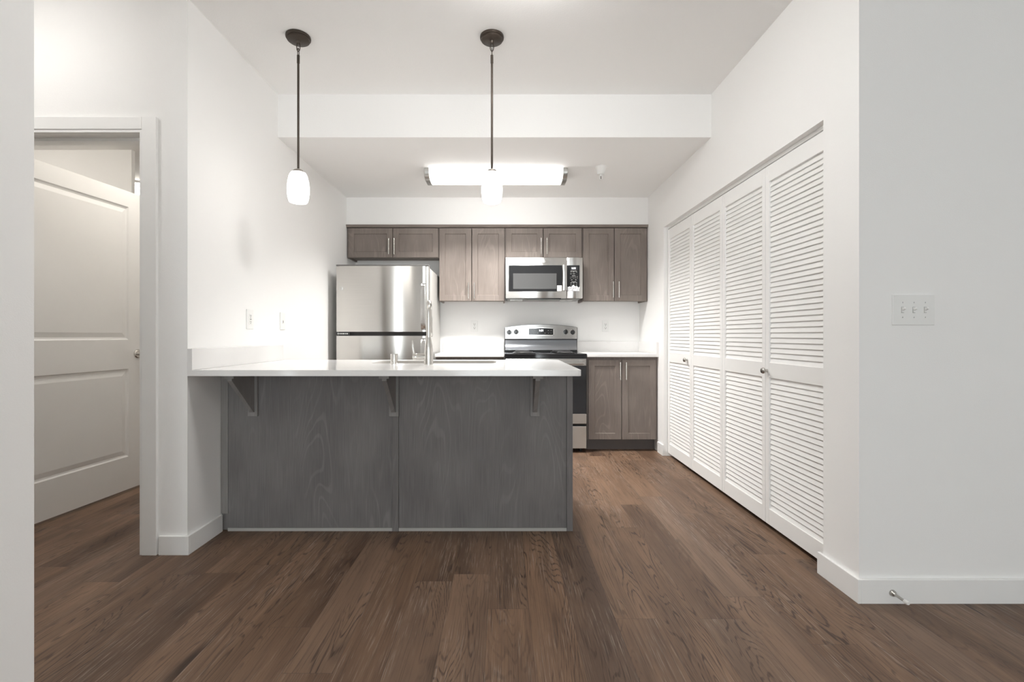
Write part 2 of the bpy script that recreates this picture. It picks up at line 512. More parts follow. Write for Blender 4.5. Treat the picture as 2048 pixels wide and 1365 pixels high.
# door casing and jamb
m = MB()
m.box(DX1, DX1 + .072, YD - .016, YD, 0, 2.166, .002).box(DX0 - .072, DX0, YD - .016, YD, 0, 2.166, .002)
m.box(DX0, DX1, YD - .016, YD, DZ, 2.166, .002)
m.box(DX1 - .012, DX1, YD - .012, YD + .15, 0, DZ).box(DX0, DX0 + .012, YD - .012, YD + .15, 0, DZ)
m.box(DX0 + .012, DX1 - .012, YD - .012, YD + .15, DZ - .014, DZ)
m.box(DX0 + .012, DX1 - .012, YD + .055, YD + .095, DZ - .030, DZ - .014)
m.box(DX1 - .024, DX1 - .012, YD + .055, YD + .095, 0, DZ - .014).box(DX0 + .012, DX0 + .024, YD + .055, YD + .095, 0, DZ - .014)
struct(m, 'trim_1', 'trim', 'white casing and jamb around the open doorway', 'door frame')

# hinged two-panel door, open into the far room
def panel_door():
    hx, hy = DX0 + .015, YD + .158
    t = thing('door_1', (hx, hy, 0), 'cream two-panel door standing open into the next room', 'door', None, 'structure')
    wd, th, z0, z1 = .925, .035, .014, 2.090
    # local frame: u along the leaf, face at +v
    leaf = MB()
    panels = [(.135, wd - .127, 1.056, 1.982), (.135, wd - .127, .242, .854)]
    # build the leaf flat: x = u, y = v (thickness), z
    us = [0, .135, wd - .127, wd]
    zs = [z0, .242, .854, 1.056, 1.982, z1]
    V = []; F = []
    def quad(*p):
        n = len(V); V.extend(p); F.append(tuple(range(n, n + len(p))))
    for side in (0, 1):
        v0 = th if side else 0.
        sg = -1 if side else 1
        for a in range(3):
            for b in range(5):
                if a == 1 and b in (1, 3): continue
                quad((us[a], v0, zs[b]), (us[a + 1], v0, zs[b]), (us[a + 1], v0, zs[b + 1]), (us[a], v0, zs[b + 1]))
        for (u0, u1, p0, p1) in panels:
            rings = [(0, 0), (.008, .007), (.018, .009), (.048, .003)]
            for (d, e), (d2, e2) in zip(rings, rings[1:]):
                A = [(u0 + d, p0 + d), (u1 - d, p0 + d), (u1 - d, p1 - d), (u0 + d, p1 - d)]
                B = [(u0 + d2, p0 + d2), (u1 - d2, p0 + d2), (u1 - d2, p1 - d2), (u0 + d2, p1 - d2)]
                for k in range(4):
                    k2 = (k + 1) % 4
                    quad((A[k][0], v0 + sg * e, A[k][1]), (A[k2][0], v0 + sg * e, A[k2][1]), (B[k2][0], v0 + sg * e2, B[k2][1]), (B[k][0], v0 + sg * e2, B[k][1]))
            d, e = rings[-1]
            quad((u0 + d, v0 + sg * e, p0 + d), (u1 - d, v0 + sg * e, p0 + d), (u1 - d, v0 + sg * e, p1 - d), (u0 + d, v0 + sg * e, p1 - d))
    for (ua, ub) in ((0, 0), (wd, wd)):
        for b in range(5): quad((ua, 0, zs[b]), (ua, th, zs[b]), (ua, th, zs[b + 1]), (ua, 0, zs[b + 1]))
    for a in range(3):
        for zz in (z0, z1): quad((us[a], 0, zz), (us[a + 1], 0, zz), (us[a + 1], th, zz), (us[a], th, zz))
    ang = math.radians(90 - 4.6)
    X = T(hx, hy, 0) @ RZ(ang) @ T(0, -th, 0)
    leaf.mesh([tuple(X @ Vector(v)) for v in V], F)
    bmesh.ops.remove_doubles(leaf.bm, verts=leaf.bm.verts, dist=1e-5)
    bmesh.ops.recalc_face_normals(leaf.bm, faces=leaf.bm.faces)
    leaf.build('door_leaf', 'door', t)
    hb = MB()
    Xh = X @ T(wd - .055, 0, .955)
    hb.lathe([(0, 0), (.031, 0), (.031, .006), (.026, .011), (.0, .011)], Xh @ RX(PI / 2), 28)
    hb.lathe([(.011, .008), (.010, .045), (.012, .058), (0, .060)], Xh @ RX(PI / 2), 16)
    hb.tube([tuple(Xh @ Vector(p)) for p in ((0, -.050, 0), (.02, -.054, 0), (.05, -.054, .002))], [.010, .009, .007])
    hb.build('door_handle', 'nickel', t, True)
    hg = MB()
    for z in (.25, 1.05, 1.85):
        hg.tube([(hx - .002, hy - .006, z - .045), (hx - .002, hy - .006, z + .045)], .006)
    hg.build('hinge', 'nickel', t, True)
panel_door()

# closet: two bifold pairs of louvered leaves
def louver_leaf(t, y0, y1):
    """leaf between y0 and y1 (y0 < y1) facing -x"""
    xf, th = XR + .034, .028
    z0, z1 = .030, 2.035
    st = .034
    mid0, mid1, top, bot = .850, .935, 1.945, .118
    f = MB()
    f.box(xf, xf + th, y0, y0 + st, z0, z1, .0015, 1).box(xf, xf + th, y1 - st, y1, z0, z1, .0015, 1)
    for a, b in ((z0, bot), (mid0, mid1), (top, z1)):
        f.box(xf + .001, xf + th, y0 + st, y1 - st, a, b, .001, 1)
    leaf = f.build('door_leaf', 'louver', t)
    for a, b in ((bot, mid0), (mid1, top)):
        s = MB()
        n = round((b - a) / .0282)
        p = (b - a) / n
        for k in range(n):
            zc = a + (k + .5) * p
            # slat: outer edge low, inner edge high
            pr = []
            w, q, ang = .0348, .0042, math.radians(74)
            ca, sa = math.cos(ang), math.sin(ang)
            for (e, g) in ((-w / 2, -q / 2), (w / 2, -q / 2), (w / 2, q / 2), (-w / 2 + .002, q / 2), (-w / 2, q / 2 - .002)):
                pr.append((xf + th / 2 - .001 + e * ca - g * sa, zc + e * sa + g * ca))
            s.prism(pr, y0 + st - .004, y1 - st + .004, 'y')
        s.build('louver_panel', 'louver', leaf)
    return leaf
def bifold(n, y0, y1, knob_y, label):
    t = thing('door_%d' % n, (XR + .034, (y0 + y1) / 2, 0), label, 'closet door', None, 'structure')
    ym = (y0 + y1) / 2
    louver_leaf(t, y0 + .002, ym - .0015)
    louver_leaf(t, ym + .0015, y1 - .002)
    k = MB().lathe([(0, 0), (.009, 0), (.007, .010), (.0165, .018), (.0175, .025), (.013, .032), (0, .034)], T(XR + .034, knob_y, .888) @ RY(-PI / 2), 24)
    k.build('knob', 'knobm', t, True)
YS = [2.145, 2.671, 3.197, 3.724, 4.250]
bifold(2, YS[2], YS[4], 3.80, 'white louvered bifold door pair beside the kitchen base cabinet')
bifold(3, YS[0], YS[2], 2.652, 'white louvered bifold door pair nearest the camera')
m = MB().box(XR + .036, XR + .060, CY0 + .004, CY1 - .004, 2.042, CZ)
struct(m, 'trim_2', 'trim', 'white bifold track under the closet opening head', 'trim')

# ------------------------------------------------------------------ cabinets
def bar_pull(parent, x, yf, z0, z1):
    """vertical bar pull standing off a door face at y = yf"""
    b = MB()
    yb = yf - .030
    b.tube([(x, yb, z0), (x, yb, z1)], .0058, 12)
    for z in (z0 + .022, z1 - .022):
        b.tube([(x, yf + .001, z), (x, yb, z)], .0045, 10)
    b.build('handle', 'nickel', parent, True)
def shaker_door(parent, x0, x1, yf, z0, z1, hx=None, hz=None, rail=.056):
    """door whose front is at yf, recessed centre panel, mitred rails drawn by bevels"""
    th, rec = .020, .008
    d = MB()
    a = [(x0, z0), (x1, z0), (x1, z1), (x0, z1)]
    i = [(x0 + rail, z0 + rail), (x1 - rail, z0 + rail), (x1 - rail, z1 - rail), (x0 + rail, z1 - rail)]
    j = [(x0 + rail + .004, z0 + rail + .004), (x1 - rail - .004, z0 + rail + .004), (x1 - rail - .004, z1 - rail - .004), (x0 + rail + .004, z1 - rail - .004)]
    e = .0015
    ae = [(x0 + e, z0 + e), (x1 - e, z0 + e), (x1 - e, z1 - e), (x0 + e, z1 - e)]
    V = [(x, yf + th, z) for x, z in a] + [(x, yf + e, z) for x, z in a] + [(x, yf, z) for x, z in ae] + [(x, yf, z) for x, z in i] + [(x, yf + rec, z) for x, z in j]
    F = [(0, 1, 2, 3), (16, 17, 18, 19)]
    for lv in range(4):
        for k in range(4):
            k2 = (k + 1) % 4
            F.append((lv * 4 + k, lv * 4 + k2, lv * 4 + 4 + k2, lv * 4 + 4 + k))
    d.mesh(V, F)
    o = d.build('door', 'wood', parent)
    if hx is not None: bar_pull(o, hx, yf, *hz)
    return o
def PX(px, s): return (px - 1006) / s
def PZ(py, s): return H + (671 - py) / s

UF = 200.0                         # px per metre on the faces of the wall cabinets
def wall_cabinet(x0, x1, z0, d, label):
    """d: door spans in pixels, pull pixel x and pull z range"""
    t = thing('wall_cabinet', ((x0 + x1) / 2, YW, z0), label, 'cabinet', 'wall cabinets above the stove and fridge')
    yc = YSOF + .020
    z1 = 2.165
    c = MB()
    c.box(x0, x0 + .016, yc, YW, z0, z1).box(x1 - .016, x1, yc, YW, z0, z1)
    c.box(x0 + .016, x1 - .016, yc, YW, z1 - .016, z1).box(x0 + .016, x1 - .016, yc, YW, z0 + .018, z0 + .034)
    c.box(x0 + .016, x1 - .016, YW - .010, YW, z0 + .034, z1 - .016)
    c.box(x0 + .016, x1 - .016, yc, yc + .012, z0, z0 + .034)
    c.build('carcass', 'wood', t)
    for (a, b, hx, h0, h1) in d:
        shaker_door(t, PX(a, UF), PX(b, UF), YSOF, z0 + .004, z1 - .006, PX(hx, UF), (PZ(h1, UF), PZ(h0, UF)))
    return t
wall_cabinet(XL + .002, -.641, 1.862, [(696.3, 785.0, 778.6, 478, 510), (786.0, 876.2, 789.4, 478, 510)],
             'low wide wooden wall cabinet directly above the fridge')
wall_cabinet(-.639, .019, 1.427, [(878.6, 942.8, 937.4, 566, 598), (944.0, 1008.6, 948.8, 566, 598)],
             'tall wooden wall cabinet between the fridge and the microwave')
wall_cabinet(.021, .793, 1.862, [(1012, 1085.6, 1082, 477, 510), (1087.0, 1163.0, 1093.6, 477, 510)],
             'low wooden wall cabinet resting right above the microwave')
wall_cabinet(.795, XR - .002, 1.427, [(1166.6, 1228.0, 1225.4, 564, 596), (1229.2, 1293.6, 1236.8, 564, 596)],
             'tall wooden wall cabinet in the corner right of the microwave')
m = MB().prism([(YSOF - .006, 2.166), (YSOF + .03, 2.166), (YSOF + .03, 2.192), (YSOF - .016, 2.192), (YSOF - .016, 2.184)], XL, XR, 'x')
tag(m.build('cabinet_crown', 'woodh'), 'thin brown wooden trim strip along the top of the wall cabinets', 'trim')

YB0 = 4.416                        # faces of the base cabinets
def base_cabinet(x0, x1, doors, label, hz=None, side=0.):
    t = thing('base_cabinet', ((x0 + x1) / 2, YW, 0), label, 'cabinet', 'base cabinets beside the stove')
    c = MB().box(x0, x1, YB0 + .020, YW - .026, .108, .882)
    c.build('carcass', 'wood', t)
    MB().box(x0 + .004, x1 - .004, YB0 + .095, YW - .04, 0, .108).build('toe_kick', 'toe', t)
    for (a, b, hx) in doors:
        shaker_door(t, a, b, YB0, .112, .856, hx, (.672, .836))
    return t
BS = FPX / YB0
base_cabinet(.786, XR - .002, [(PX(1177, BS), PX(1242.8, BS), PX(1239.3, BS)), (PX(1244, BS), PX(1312, BS), PX(1251, BS))],
             'two-door wooden base cabinet between the stove and closet')
base_cabinet(-.63, .009, [(-.622, -.312, -.335), (-.309, .001, -.286)], 'wooden base cabinet mostly hidden behind the island, beside the fridge')

def back_counter(x0, x1, splash, label):
    o = MB().box(x0, x1, YB0 - .022, YW, .884, .914).build('countertop', 'quartz', None, bevel=.003)
    tag(o, label, 'countertop', 'countertops')
    MB().box(x0, x1, YW - .020, YW, .914, 1.022).build('backsplash', 'quartz', o, bevel=.002)
    if splash:
        MB().box(x1 - .020, x1, YB0 - .022, YW - .020, .914, 1.022).build('side_splash', 'quartz', o, bevel=.002)
back_counter(.784, XR - .0005, True, 'white quartz countertop with side splash right of the stove')
back_counter(-.634, .010, False, 'white quartz countertop between the fridge and the stove')

# ------------------------------------------------------------------ island (peninsula)
YI = FPX / 360.6                   # face of the island panels
XI = .386
t = thing('island_cabinet', (-.59, 2.95, 0), 'grey wood-panelled breakfast bar base under the long white counter', 'cabinet')
IW = XL + BT * 0 + .002
ST = PX(785, 360.6); SU = PX(797.5, 360.6)
MB().box(IW, XI - .020, YI + .008, YI + .026, .004, .882).build('back_board', 'island', t)
MB().box(IW + .040, ST - .0012, YI, YI + .008, .020, .882).build('panel', 'island', t)
MB().box(SU + .0012, XI - .034, YI, YI + .008, .020, .882).build('panel', 'island', t)
MB().box(ST, SU, YI - .007, YI + .008, .001, .882, .001).build('batten', 'island', t)
MB().box(IW, IW + .039, YI - .001, YI + .008, .098, .882).build('filler_strip', 'islanddark', t)
MB().box(XI - .033, XI, YI - .006, 3.235, .001, .882, .001).build('end_panel', 'island', t)
for a, b in ((IW + .040, ST - .001), (SU + .001, XI - .034)):
    tag(MB().box(a, b, YI - .005, YI, .001, .019, .0008).build('shoe_strip', 'fside', t), 'pale grey strip along the floor')
c = MB().box(IW, -.86, YI + .026, 3.225, .100, .882).box(-.86, 0.0, YI + .026, 3.225, .100, .640).box(0.0, XI - .034, YI + .026, 3.225, .100, .882)
c.box(-.86, 0.0, 3.20, 3.225, .640, .882)
c.build('carcass', 'wood', t)
MB().box(IW, XI - .034, YI + .026, 3.15, 0, .100).build('toe_kick', 'toe', t)
for a, b in ((-1.50, -.90), (-.84, -.43), (-.42, -.01), (.02, .34)):
    d = MB().box(a, b, 3.226, 3.245, .112, .866, .002)
    d.build('door', 'wood', t)

# bar countertop with sink cut-out and left splash
CF, CB = YD - .003, 3.335          # front and back edge
SX0, SX1, SY0, SY1 = -.825, -.045, 2.905, 3.232
o = MB().slab(rrect(XL + .0005, .390, CF, CB, (0, .022, .03, 0)), [rrect(SX0, SX1, SY0, SY1, (.07,) * 4)], .884, .914).build('countertop', 'quartz', None, bevel=.0025)
tag(o, 'long white quartz bar countertop with sink on the grey island', 'countertop', 'countertops')
MB().box(XL + .0005, XL + .025, CF, CB - .02, .914, 1.021).build('side_splash', 'quartz', o, bevel=.002)

# sink basin under the cut-out
t = thing('sink', ((SX0 + SX1) / 2, (SY0 + SY1) / 2, .66), 'grey sink basin sunk into the long bar countertop', 'sink')
b = MB()
lv = [(.0012, .9105), (.0025, .905), (.004, .86), (.012, .70), (.05, .665)]
V = []; F = []
n = None
for d, z in lv:
    lp = rrect(SX0 + d, SX1 - d, SY0 + d, SY1 - d, (.068,) * 4)
    n = len(lp); V += [(x, y, z) for x, y in lp]
for k in range(len(lv) - 1):
    for q in range(n):
        F.append((k * n + q, k * n + (q + 1) % n, (k + 1) * n + (q + 1) % n, (k + 1) * n + q))
F.append(tuple((len(lv) - 1) * n + q for q in range(n)))
b.mesh(V, F).build('basin', 'sinkm', t, True)
MB().lathe([(0, 0), (.045, 0), (.045, .003), (.03, .002), (0, .001)], T((SX0 + SX1) / 2, (SY0 + SY1) / 2 + .02, .6655), 24).build('drain', 'chrome', t, True)

# faucet
FX, FY = -.443, 2.815
t = thing('faucet', (FX, FY, .914), 'brushed nickel pull-down faucet with side lever on the bar counter', 'faucet')
MB().lathe([(0, .914), (.0275, .914), (.0275, .917), (.0268, .920), (.0262, .985), (.0235, 1.020), (.0165, 1.060), (.0138, 1.075), (0, 1.075)], T(FX, FY, 0), 32).build('body', 'nickel', t, True)
pts = [(FX, FY, 1.060)]
R, dx = .060, -.09                 # the spout swings back over the sink, a touch to the left
dv = Vector((dx, 1, 0)).normalized()
for k in range(13):
    a = PI * k / 12
    p = Vector((FX, FY, 1.228)) + dv * (R - R * math.cos(a)) + Vector((0, 0, R * math.sin(a)))
    pts.append(tuple(p))
end = Vector((FX, FY, 0)) + dv * 2 * R
pts.append((end.x, end.y, 1.205))
MB().tube(pts, [.0135] + [.0132] * 13 + [.0125], 18).build('spout', 'nickel', t, True)
sp = MB().lathe([(0, 1.205), (.0128, 1.205), (.0150, 1.190), (.0170, 1.120), (.0175, 1.085), (.0140, 1.078), (0, 1.078)], T(end.x, end.y, 0), 24)
sp = sp.build('spray_head', 'nickel', t, True)
MB().box(end.x - .021, end.x - .013, end.y - .005, end.y + .005, 1.115, 1.160, .002).build('button', 'matt', sp)
lev = MB()
zc = .958
lev.lathe([(0, 0), (.0215, 0), (.0215, .050), (.0205, .054), (0, .054)], T(FX - .015, FY, zc) @ RY(-PI / 2), 28)
lev.build('valve_housing', 'nickel', t, True)
lev = MB()
lev.lathe([(0, 0), (.0205, 0), (.0220, .004), (.0195, .022), (.010, .027), (0, .028)], T(FX - .0695, FY, zc) @ RY(-PI / 2), 28)
lev.tube([(FX - .084, FY, zc + .010), (FX - .089, FY, zc + .030), (FX - .094, FY - .001, zc + .060), (FX - .0945, FY - .002, zc + .092), (FX - .094, FY - .002, zc + .100)], [.0105, .0075, .0070, .0055, .0025], 14)
lev.build('lever', 'nickel', t, True)
# air gap cap
t = thing('sink_air_gap', (-.652, 2.830, .914), 'short fluted nickel air gap cap on the counter beside the faucet', 'air gap')
MB().lathe([(0, .914), (.0245, .914), (.0245, .918), (.0225, .920), (0, .920)], T(-.652, 2.830, 0), 28).build('base', 'chrome', t, True)
V = []; F = []; n = 40
for z, r in ((.920, .0215), (.970, .0220), (.976, .0205)):
    for q in range(n):
        a = 2 * PI * q / n
        rr = r * (1 - .055 * (math.cos(8 * a) > .35))
        V.append((-.652 + rr * math.cos(a), 2.830 + rr * math.sin(a), z))
for k in range(2):
    for q in range(n): F.append((k * n + q, k * n + (q + 1) % n, (k + 1) * n + (q + 1) % n, (k + 1) * n + q))
F += [tuple(range(n))[::-1], tuple(2 * n + q for q in range(n))]
MB().mesh(V, F).build('cap', 'nickel', t, True)

# brackets under the overhang
for xb, lab in ((-1.381, 'grey wooden countertop bracket nearest the left wall'),
                (-.600, 'grey wooden countertop bracket at the middle seam of the island'),
                (.176, 'grey wooden countertop bracket near the open right end of the island')):
    yb = YI - .007 if abs(xb + .6) < .05 else YI
    t = thing('countertop_bracket', (xb, yb, .64), lab, 'bracket', 'brackets under the bar counter')
    MB().box(xb - .026, xb + .026, CF + .035, yb, .868, .8835, .001).build('top_plate', 'islanddark', t)
    MB().box(xb - .026, xb + .026, yb - .017, yb, .640, .868, .001).build('back_plate', 'islanddark', t)
    MB().prism([(CF + .045, .868), (yb - .017, .868), (yb - .017, .664), (yb - .026, .664), (CF + .045, .856)], xb - .0115, xb + .0115, 'x').build('brace', 'islanddark', t)

# ------------------------------------------------------------------ refrigerator
def badge(parent, x, y, z, r):
    b = MB().lathe([(0, 0), (r, 0), (r, .0022), (r * .86, .0030), (0, .0026)], T(x, y, z) @ RX(PI / 2), 28).build('badge', 'steelv', parent, True)
    k = MB()
    k.tube([(x + r * .80 * math.cos(2 * PI * q / 28), y - .0030, z + r * .80 * math.sin(2 * PI * q / 28)) for q in range(28)], r * .055, 6, True)
    # flowing script loops of the round monogram
    for (sx, dx) in ((-1, -.26), (1, .22)):
        k.tube([(x + r * (dx + .22 * math.cos(a) * (1 if sx < 0 else .8)), y - .0032, z + r * (.06 + .40 * math.sin(a))) for a in [PI * .15 + q * PI * 1.65 / 14 for q in range(15)]], r * .06, 6)
    k.tube([(x - r * .30, y - .0032, z - r * .02), (x, y - .0034, z + r * .05), (x + r * .40, y - .0032, z + r * .02)], r * .05, 6)
    k.build('monogram', 'greyp', b)
FS = 225.0
YF = FPX / FS                      # face of the fridge doors
fx0, fx1 = PX(671, FS), PX(858, FS)
t = thing('refrigerator', ((fx0 + fx1) / 2, YW - .05, 0), 'stainless top-freezer refrigerator in the corner by the left wall', 'refrigerator')
MB().box(fx0 + .004, fx1 - .004, YF + .066, YW - .035, .02, 1.695, .004).build('body', 'fside', t)
MB().box(fx0 + .02, fx1 - .02, YF + .07, YF + .12, 0, .10).build('kick_grille', 'matt', t)
MB().box(fx0 + .002, fx1 - .002, YF + .005, YF + .075, 1.705, 1.716, .003).box(fx0 + .05, fx1 - .05, YF + .08, YF + .2, 1.695, 1.706).build('top_cap', 'fcap', t)
MB().box(fx0 + .012, fx1 - .012, YF + .052, YF + .066, .10, 1.70).build('gasket', 'gasket', t)
def fridge_door(z0, z1):
    b = bmesh.new()
    N = 24; V = []; F = []
    pts = []
    for k in range(N + 1):
        u = k / N
        x = fx0 + (fx1 - fx0) * u
        crown = .003 * (1 - (2 * u - 1) ** 2)
        edge = .012 * (max(0, 1 - u / .03) ** 2 + max(0, 1 - (1 - u) / .03) ** 2)
        pts.append((x, YF + .010 - crown + edge))
    outline = pts + [(fx1, YF + .052), (fx0, YF + .052)]
    return MB().prism(outline, z0, z1, 'z')
fd = fridge_door(1.118, 1.705).build('freezer_door', 'steel', t, True)
rd = fridge_door(.105, 1.082).build('fridge_door', 'steel', t, True)
def fridge_handle(parent, z0, z1):
    h = MB()
    x0 = PX(842.5, FS); x1 = PX(852, FS)
    y = YF + .003
    zz = [z0, z0 + .02, z0 + .06, (z0 + z1) / 2, z1 - .06, z1 - .02, z1]
    off = [.004, .028, .046, .050, .046, .028, .004]
    outl = [(y - o, z) for o, z in zip(off, zz)] + [(y - max(o - .016, -.002), z) for o, z in list(zip(off, zz))[::-1]]
    h.prism([(a, z) for a, z in outl], x0, x1, 'x')
    h.build('handle', 'steelv', parent, True, bevel=.003)
fridge_handle(fd, 1.135, 1.548)
fridge_handle(rd, .60, 1.062)
badge(fd, PX(681, FS), YF + .0100, PZ(577, FS), .018)

g = tag(MB().box(PX(672.5, FS), PX(698, FS), YF + .020, YF + .030, 1.090, 1.112).build('energy_strip', 'slot', t), 'black strip with tiny white print between the doors')

xx = PX(673.5, FS)
for wd in (.012, .006, .010, .018, .008, .014):
    MB().box(xx, xx + wd, YF + .0190, YF + .020, 1.096, 1.106).build('print', 'whitep', g); xx += wd + .005

# ------------------------------------------------------------------ stove
SXa, SXb = .0155, .7765            # left and right side
YOF = 4.365                        # oven front
RS = FPX / YOF
t = thing('stove', ((SXa + SXb) / 2, YW, 0), 'stainless and black electric coil stove under the microwave', 'stove')
MB().box(SXa + .003, SXb - .003, YOF + .035, YW - .02, .045, .895).build('body', 'black', t)
ct = MB().box(SXa, SXb, YOF + .002, YW - .060, .893, .916, .006).box(SXa, SXb, YOF + .002, YOF + .03, .874, .905, .004)
ct = ct.build('cooktop', 'black', t)
for bx, by, br in ((.20, 4.52, .098), (.20, 4.79, .078), (.595, 4.52, .078), (.595, 4.79, .098)):
    bt = MB().lathe([(br + .012, .9165), (br + .016, .920), (br + .008, .9205), (br - .006, .9170), (.02, .9165), (0, .9165)], T(bx, by, 0), 32).build('drip_pan', 'chrome', ct, True)
    c = MB()
    turns = 4.6 if br > .09 else 3.6
    c.tube([(bx + (.016 + (br - .022) * q / 90) * math.cos(2 * PI * turns * q / 90), by + (.016 + (br - .022) * q / 90) * math.sin(2 * PI * turns * q / 90), .9275) for q in range(91)], .0055, 8)
    c.build('burner', 'matt', t, True)
# backguard
ybk = FPX / 192.0
G = MB()
def arch(u):                        # top line of the control panel
    return 1.168 + .031 * (1 - (2 * u - 1) ** 2)
N = 20
top = [(SXa + .006 + (SXb - SXa - .012) * k / N, arch(k / N)) for k in range(N + 1)]
gb = MB().prism([(SXa, 1.042)] + [(SXa, 1.165)] + [(x, z + .003) for x, z in top] + [(SXb, 1.165), (SXb, 1.042)], ybk + .006, YW - .022, 'y').box(SXa, SXb, YW - .075, YW - .022, .90, 1.044)
gb = gb.build('backguard', 'matt', t)
cp = MB().prism([(SXa + .006, 1.050)] + top + [(SXb - .006, 1.050)], ybk - .002, ybk + .006, 'y').build('control_panel', 'steelv', gb)
MB().prism([(ybk - .012, .934), (ybk + .004, .932), (ybk + .024, 1.036), (ybk + .016, 1.036), (ybk + .010, 1.000), (ybk + .002, .965)], SXa + .008, SXb - .008, 'x').build('rear_panel', 'darksteel', gb, True)
ps = 192.0
for kx, ky in ((1018.2, 665), (1032.2, 664.2), (1131.4, 664.2), (1145.4, 665)):
    x, z = PX(kx, ps), PZ(ky, ps)
    MB().lathe([(0, 0), (.0245, 0), (.0245, .006), (.021, .014), (.018, .024), (0, .025)], T(x, ybk - .002, z) @ RX(PI / 2), 24).box(x - .004, x + .004, ybk - .032, ybk - .020, z - .022, z + .026, .0015).build('knob', 'black', t, True)
x0, x1, z0, z1 = PX(1057.5, ps), PX(1106.5, ps), PZ(670.2, ps), PZ(657.2, ps)
dp = MB().prism([(x0, z0), (x1, z0), (x1, z1 - .003), ((x0 + x1) / 2, z1 + .003), (x0, z1 - .003)], ybk - .006, ybk - .001, 'y').build('display', 'black', t)
fr = MB()
for a, b, c, d in ((x0 - .007, x0, z0 - .007, z1 + .002), (x1, x1 + .007, z0 - .007, z1 + .002), (x0 - .007, x1 + .007, z0 - .007, z0)):
    fr.box(a, b, ybk - .0045, ybk - .001, c, d)
fr.prism([(x0 - .007, z1 - .003), (x1 + .007, z1 - .003), (x1 + .007, z1 + .003), ((x0 + x1) / 2, z1 + .010), (x0 - .007, z1 + .003)], ybk - .0045, ybk - .001, 'y')
fr.build('display_frame', 'chrome', dp)
MB().text('1:01', .030, PX(1082.3, ps), ybk - .0066, PZ(661.6, ps)).build('digits', 'led', dp)
for px_, py_ in ((1062.5, 661.5), (1068.5, 661.5), (1096.5, 661.5), (1102, 661.5), (1062.5, 666.8), (1068.5, 666.8), (1075, 666.8), (1090, 666.8), (1097, 666.8), (1102, 666.8)):
    MB().box(PX(px_, ps) - .006, PX(px_, ps) + .006, ybk - .0066, ybk - .006, PZ(py_, ps) - .002, PZ(py_, ps) + .002).build('print', 'greyp', dp)
# oven door, handle, drawer
od = MB().box(SXa + .006, SXb - .006, YOF, YOF + .034, .268, .872, .003).build('oven_door', 'matt', t)
MB().box(SXa + .010, SXb - .010, YOF - .003, YOF, .362, .798).build('window', 'glass', od)
MB().box(SXa + .006, SXb - .006, YOF - .004, YOF, .270, .361, .001).build('lower_trim', 'steelv', od)
h = MB().box(SXa + .008, SXb - .008, YOF - .004, YOF, .806, .870, .001)
h.build('upper_trim', 'steelv', od)
h = MB().box(SXa + .030, SXb - .030, YOF - .050, YOF - .034, .818, .842, .006).box(SXa + .045, SXa + .070, YOF - .036, YOF - .003, .822, .838, .002).box(SXb - .070, SXb - .045, YOF - .036, YOF - .003, .822, .838, .002)
h.build('handle', 'steelv', od)
MB().box(SXa + .006, SXb - .006, YOF, YOF + .034, .040, .246, .003).build('drawer', 'steelv', t)
for x in (SXa + .05, SXb - .05):
    for y in (YOF + .07, YW - .1):
        MB().lathe([(0, 0), (.018, 0), (.018, .006), (.010, .010), (.010, .047), (0, .047)], T(x, y, 0), 16).build('foot', 'matt', t, True)

# ------------------------------------------------------------------ microwave
MS = 205.0
YM = FPX / MS
mx0, mx1 = PX(1011.2, MS), PX(1165.6, MS)
mz0, mz1 = 1.448, 1.848
t = thing('microwave', ((mx0 + mx1) / 2, YW, mz0), 'stainless over-the-range microwave mounted above the stove', 'microwave')
MB().box(mx0 + .003, mx1 - .003, YM + .045, YW - .001, mz0 + .002, mz1).build('body', 'fcap', t)
v = MB().box(mx0 + .02, mx1 - .02, YM + .05, YW - .05, mz0 - .006, mz0 + .003)
v = v.build('vent_tray', 'ventm', t)
MB().box(PX(1055, MS), PX(1122, MS), YM + .002, YM + .05, mz0 - .010, mz0 + .002, .003).build('vent_lip', 'black', t)
for a, b in ((1020, 1046), (1124, 1150)):
    MB().box(PX(a, MS), PX(b, MS), YM + .09, YM + .26, mz0 - .010, mz0 - .006, .001).build('filter', 'steelv', v)
xs_ = PX(1133.4, MS)
dr = MB().box(mx0, xs_ - .001, YM, YM + .043, mz0, mz1 - .001, .006).build('door', 'steelv', t, True)
px0, px1, pz0, pz1 = PX(1017.2, MS), PX(1124.2, MS), PZ(583.2, MS), PZ(531, MS)
fr = MB()
fr.box(px0, px1, YM - .0025, YM + .001, pz0, pz1, .001)
wn = fr.build('window_frame', 'black', dr)
MB().box(PX(1026.2, MS), PX(1113, MS), YM - .0034, YM - .0024, PZ(578.3, MS), PZ(547.2, MS)).build('window', 'mwglass', wn)
sk = tag(MB().box(PX(1114, MS), PX(1123.4, MS), YM - .0034, YM - .0024, PZ(582.6, MS), PZ(571.4, MS)).build('sticker', 'whitep', wn), 'white sticker in the window corner')
b = MB()
for k in range(6):
    z = PZ(573 + k * 1.6, MS)
    b.box(PX(1115, MS), PX(1122.5 - (k % 3), MS), YM - .0038, YM - .0034, z - .0012, z + .0012)
b.build('print', 'greyp', sk)
hd = MB().box(PX(1125.0, MS), PX(1133.0, MS), YM - .036, YM - .024, PZ(582.2, MS), PZ(530.8, MS), .004)
for z in (PZ(534.5, MS), PZ(578.5, MS)):
    hd.box(PX(1126.5, MS), PX(1131.5, MS), YM - .026, YM + .001, z - .008, z + .008, .002)
hd.build('handle', 'steelv', dr, True)
badge(dr, PX(1088.2, MS), YM + .0005, PZ(523.2, MS), .016)
pn = MB().box(xs_ + .001, mx1, YM, YM + .043, mz0, mz1 - .001, .006).build('control_panel', 'steelv', t, True)
kx0, kx1 = PX(1133.9, MS), PX(1159.2, MS)
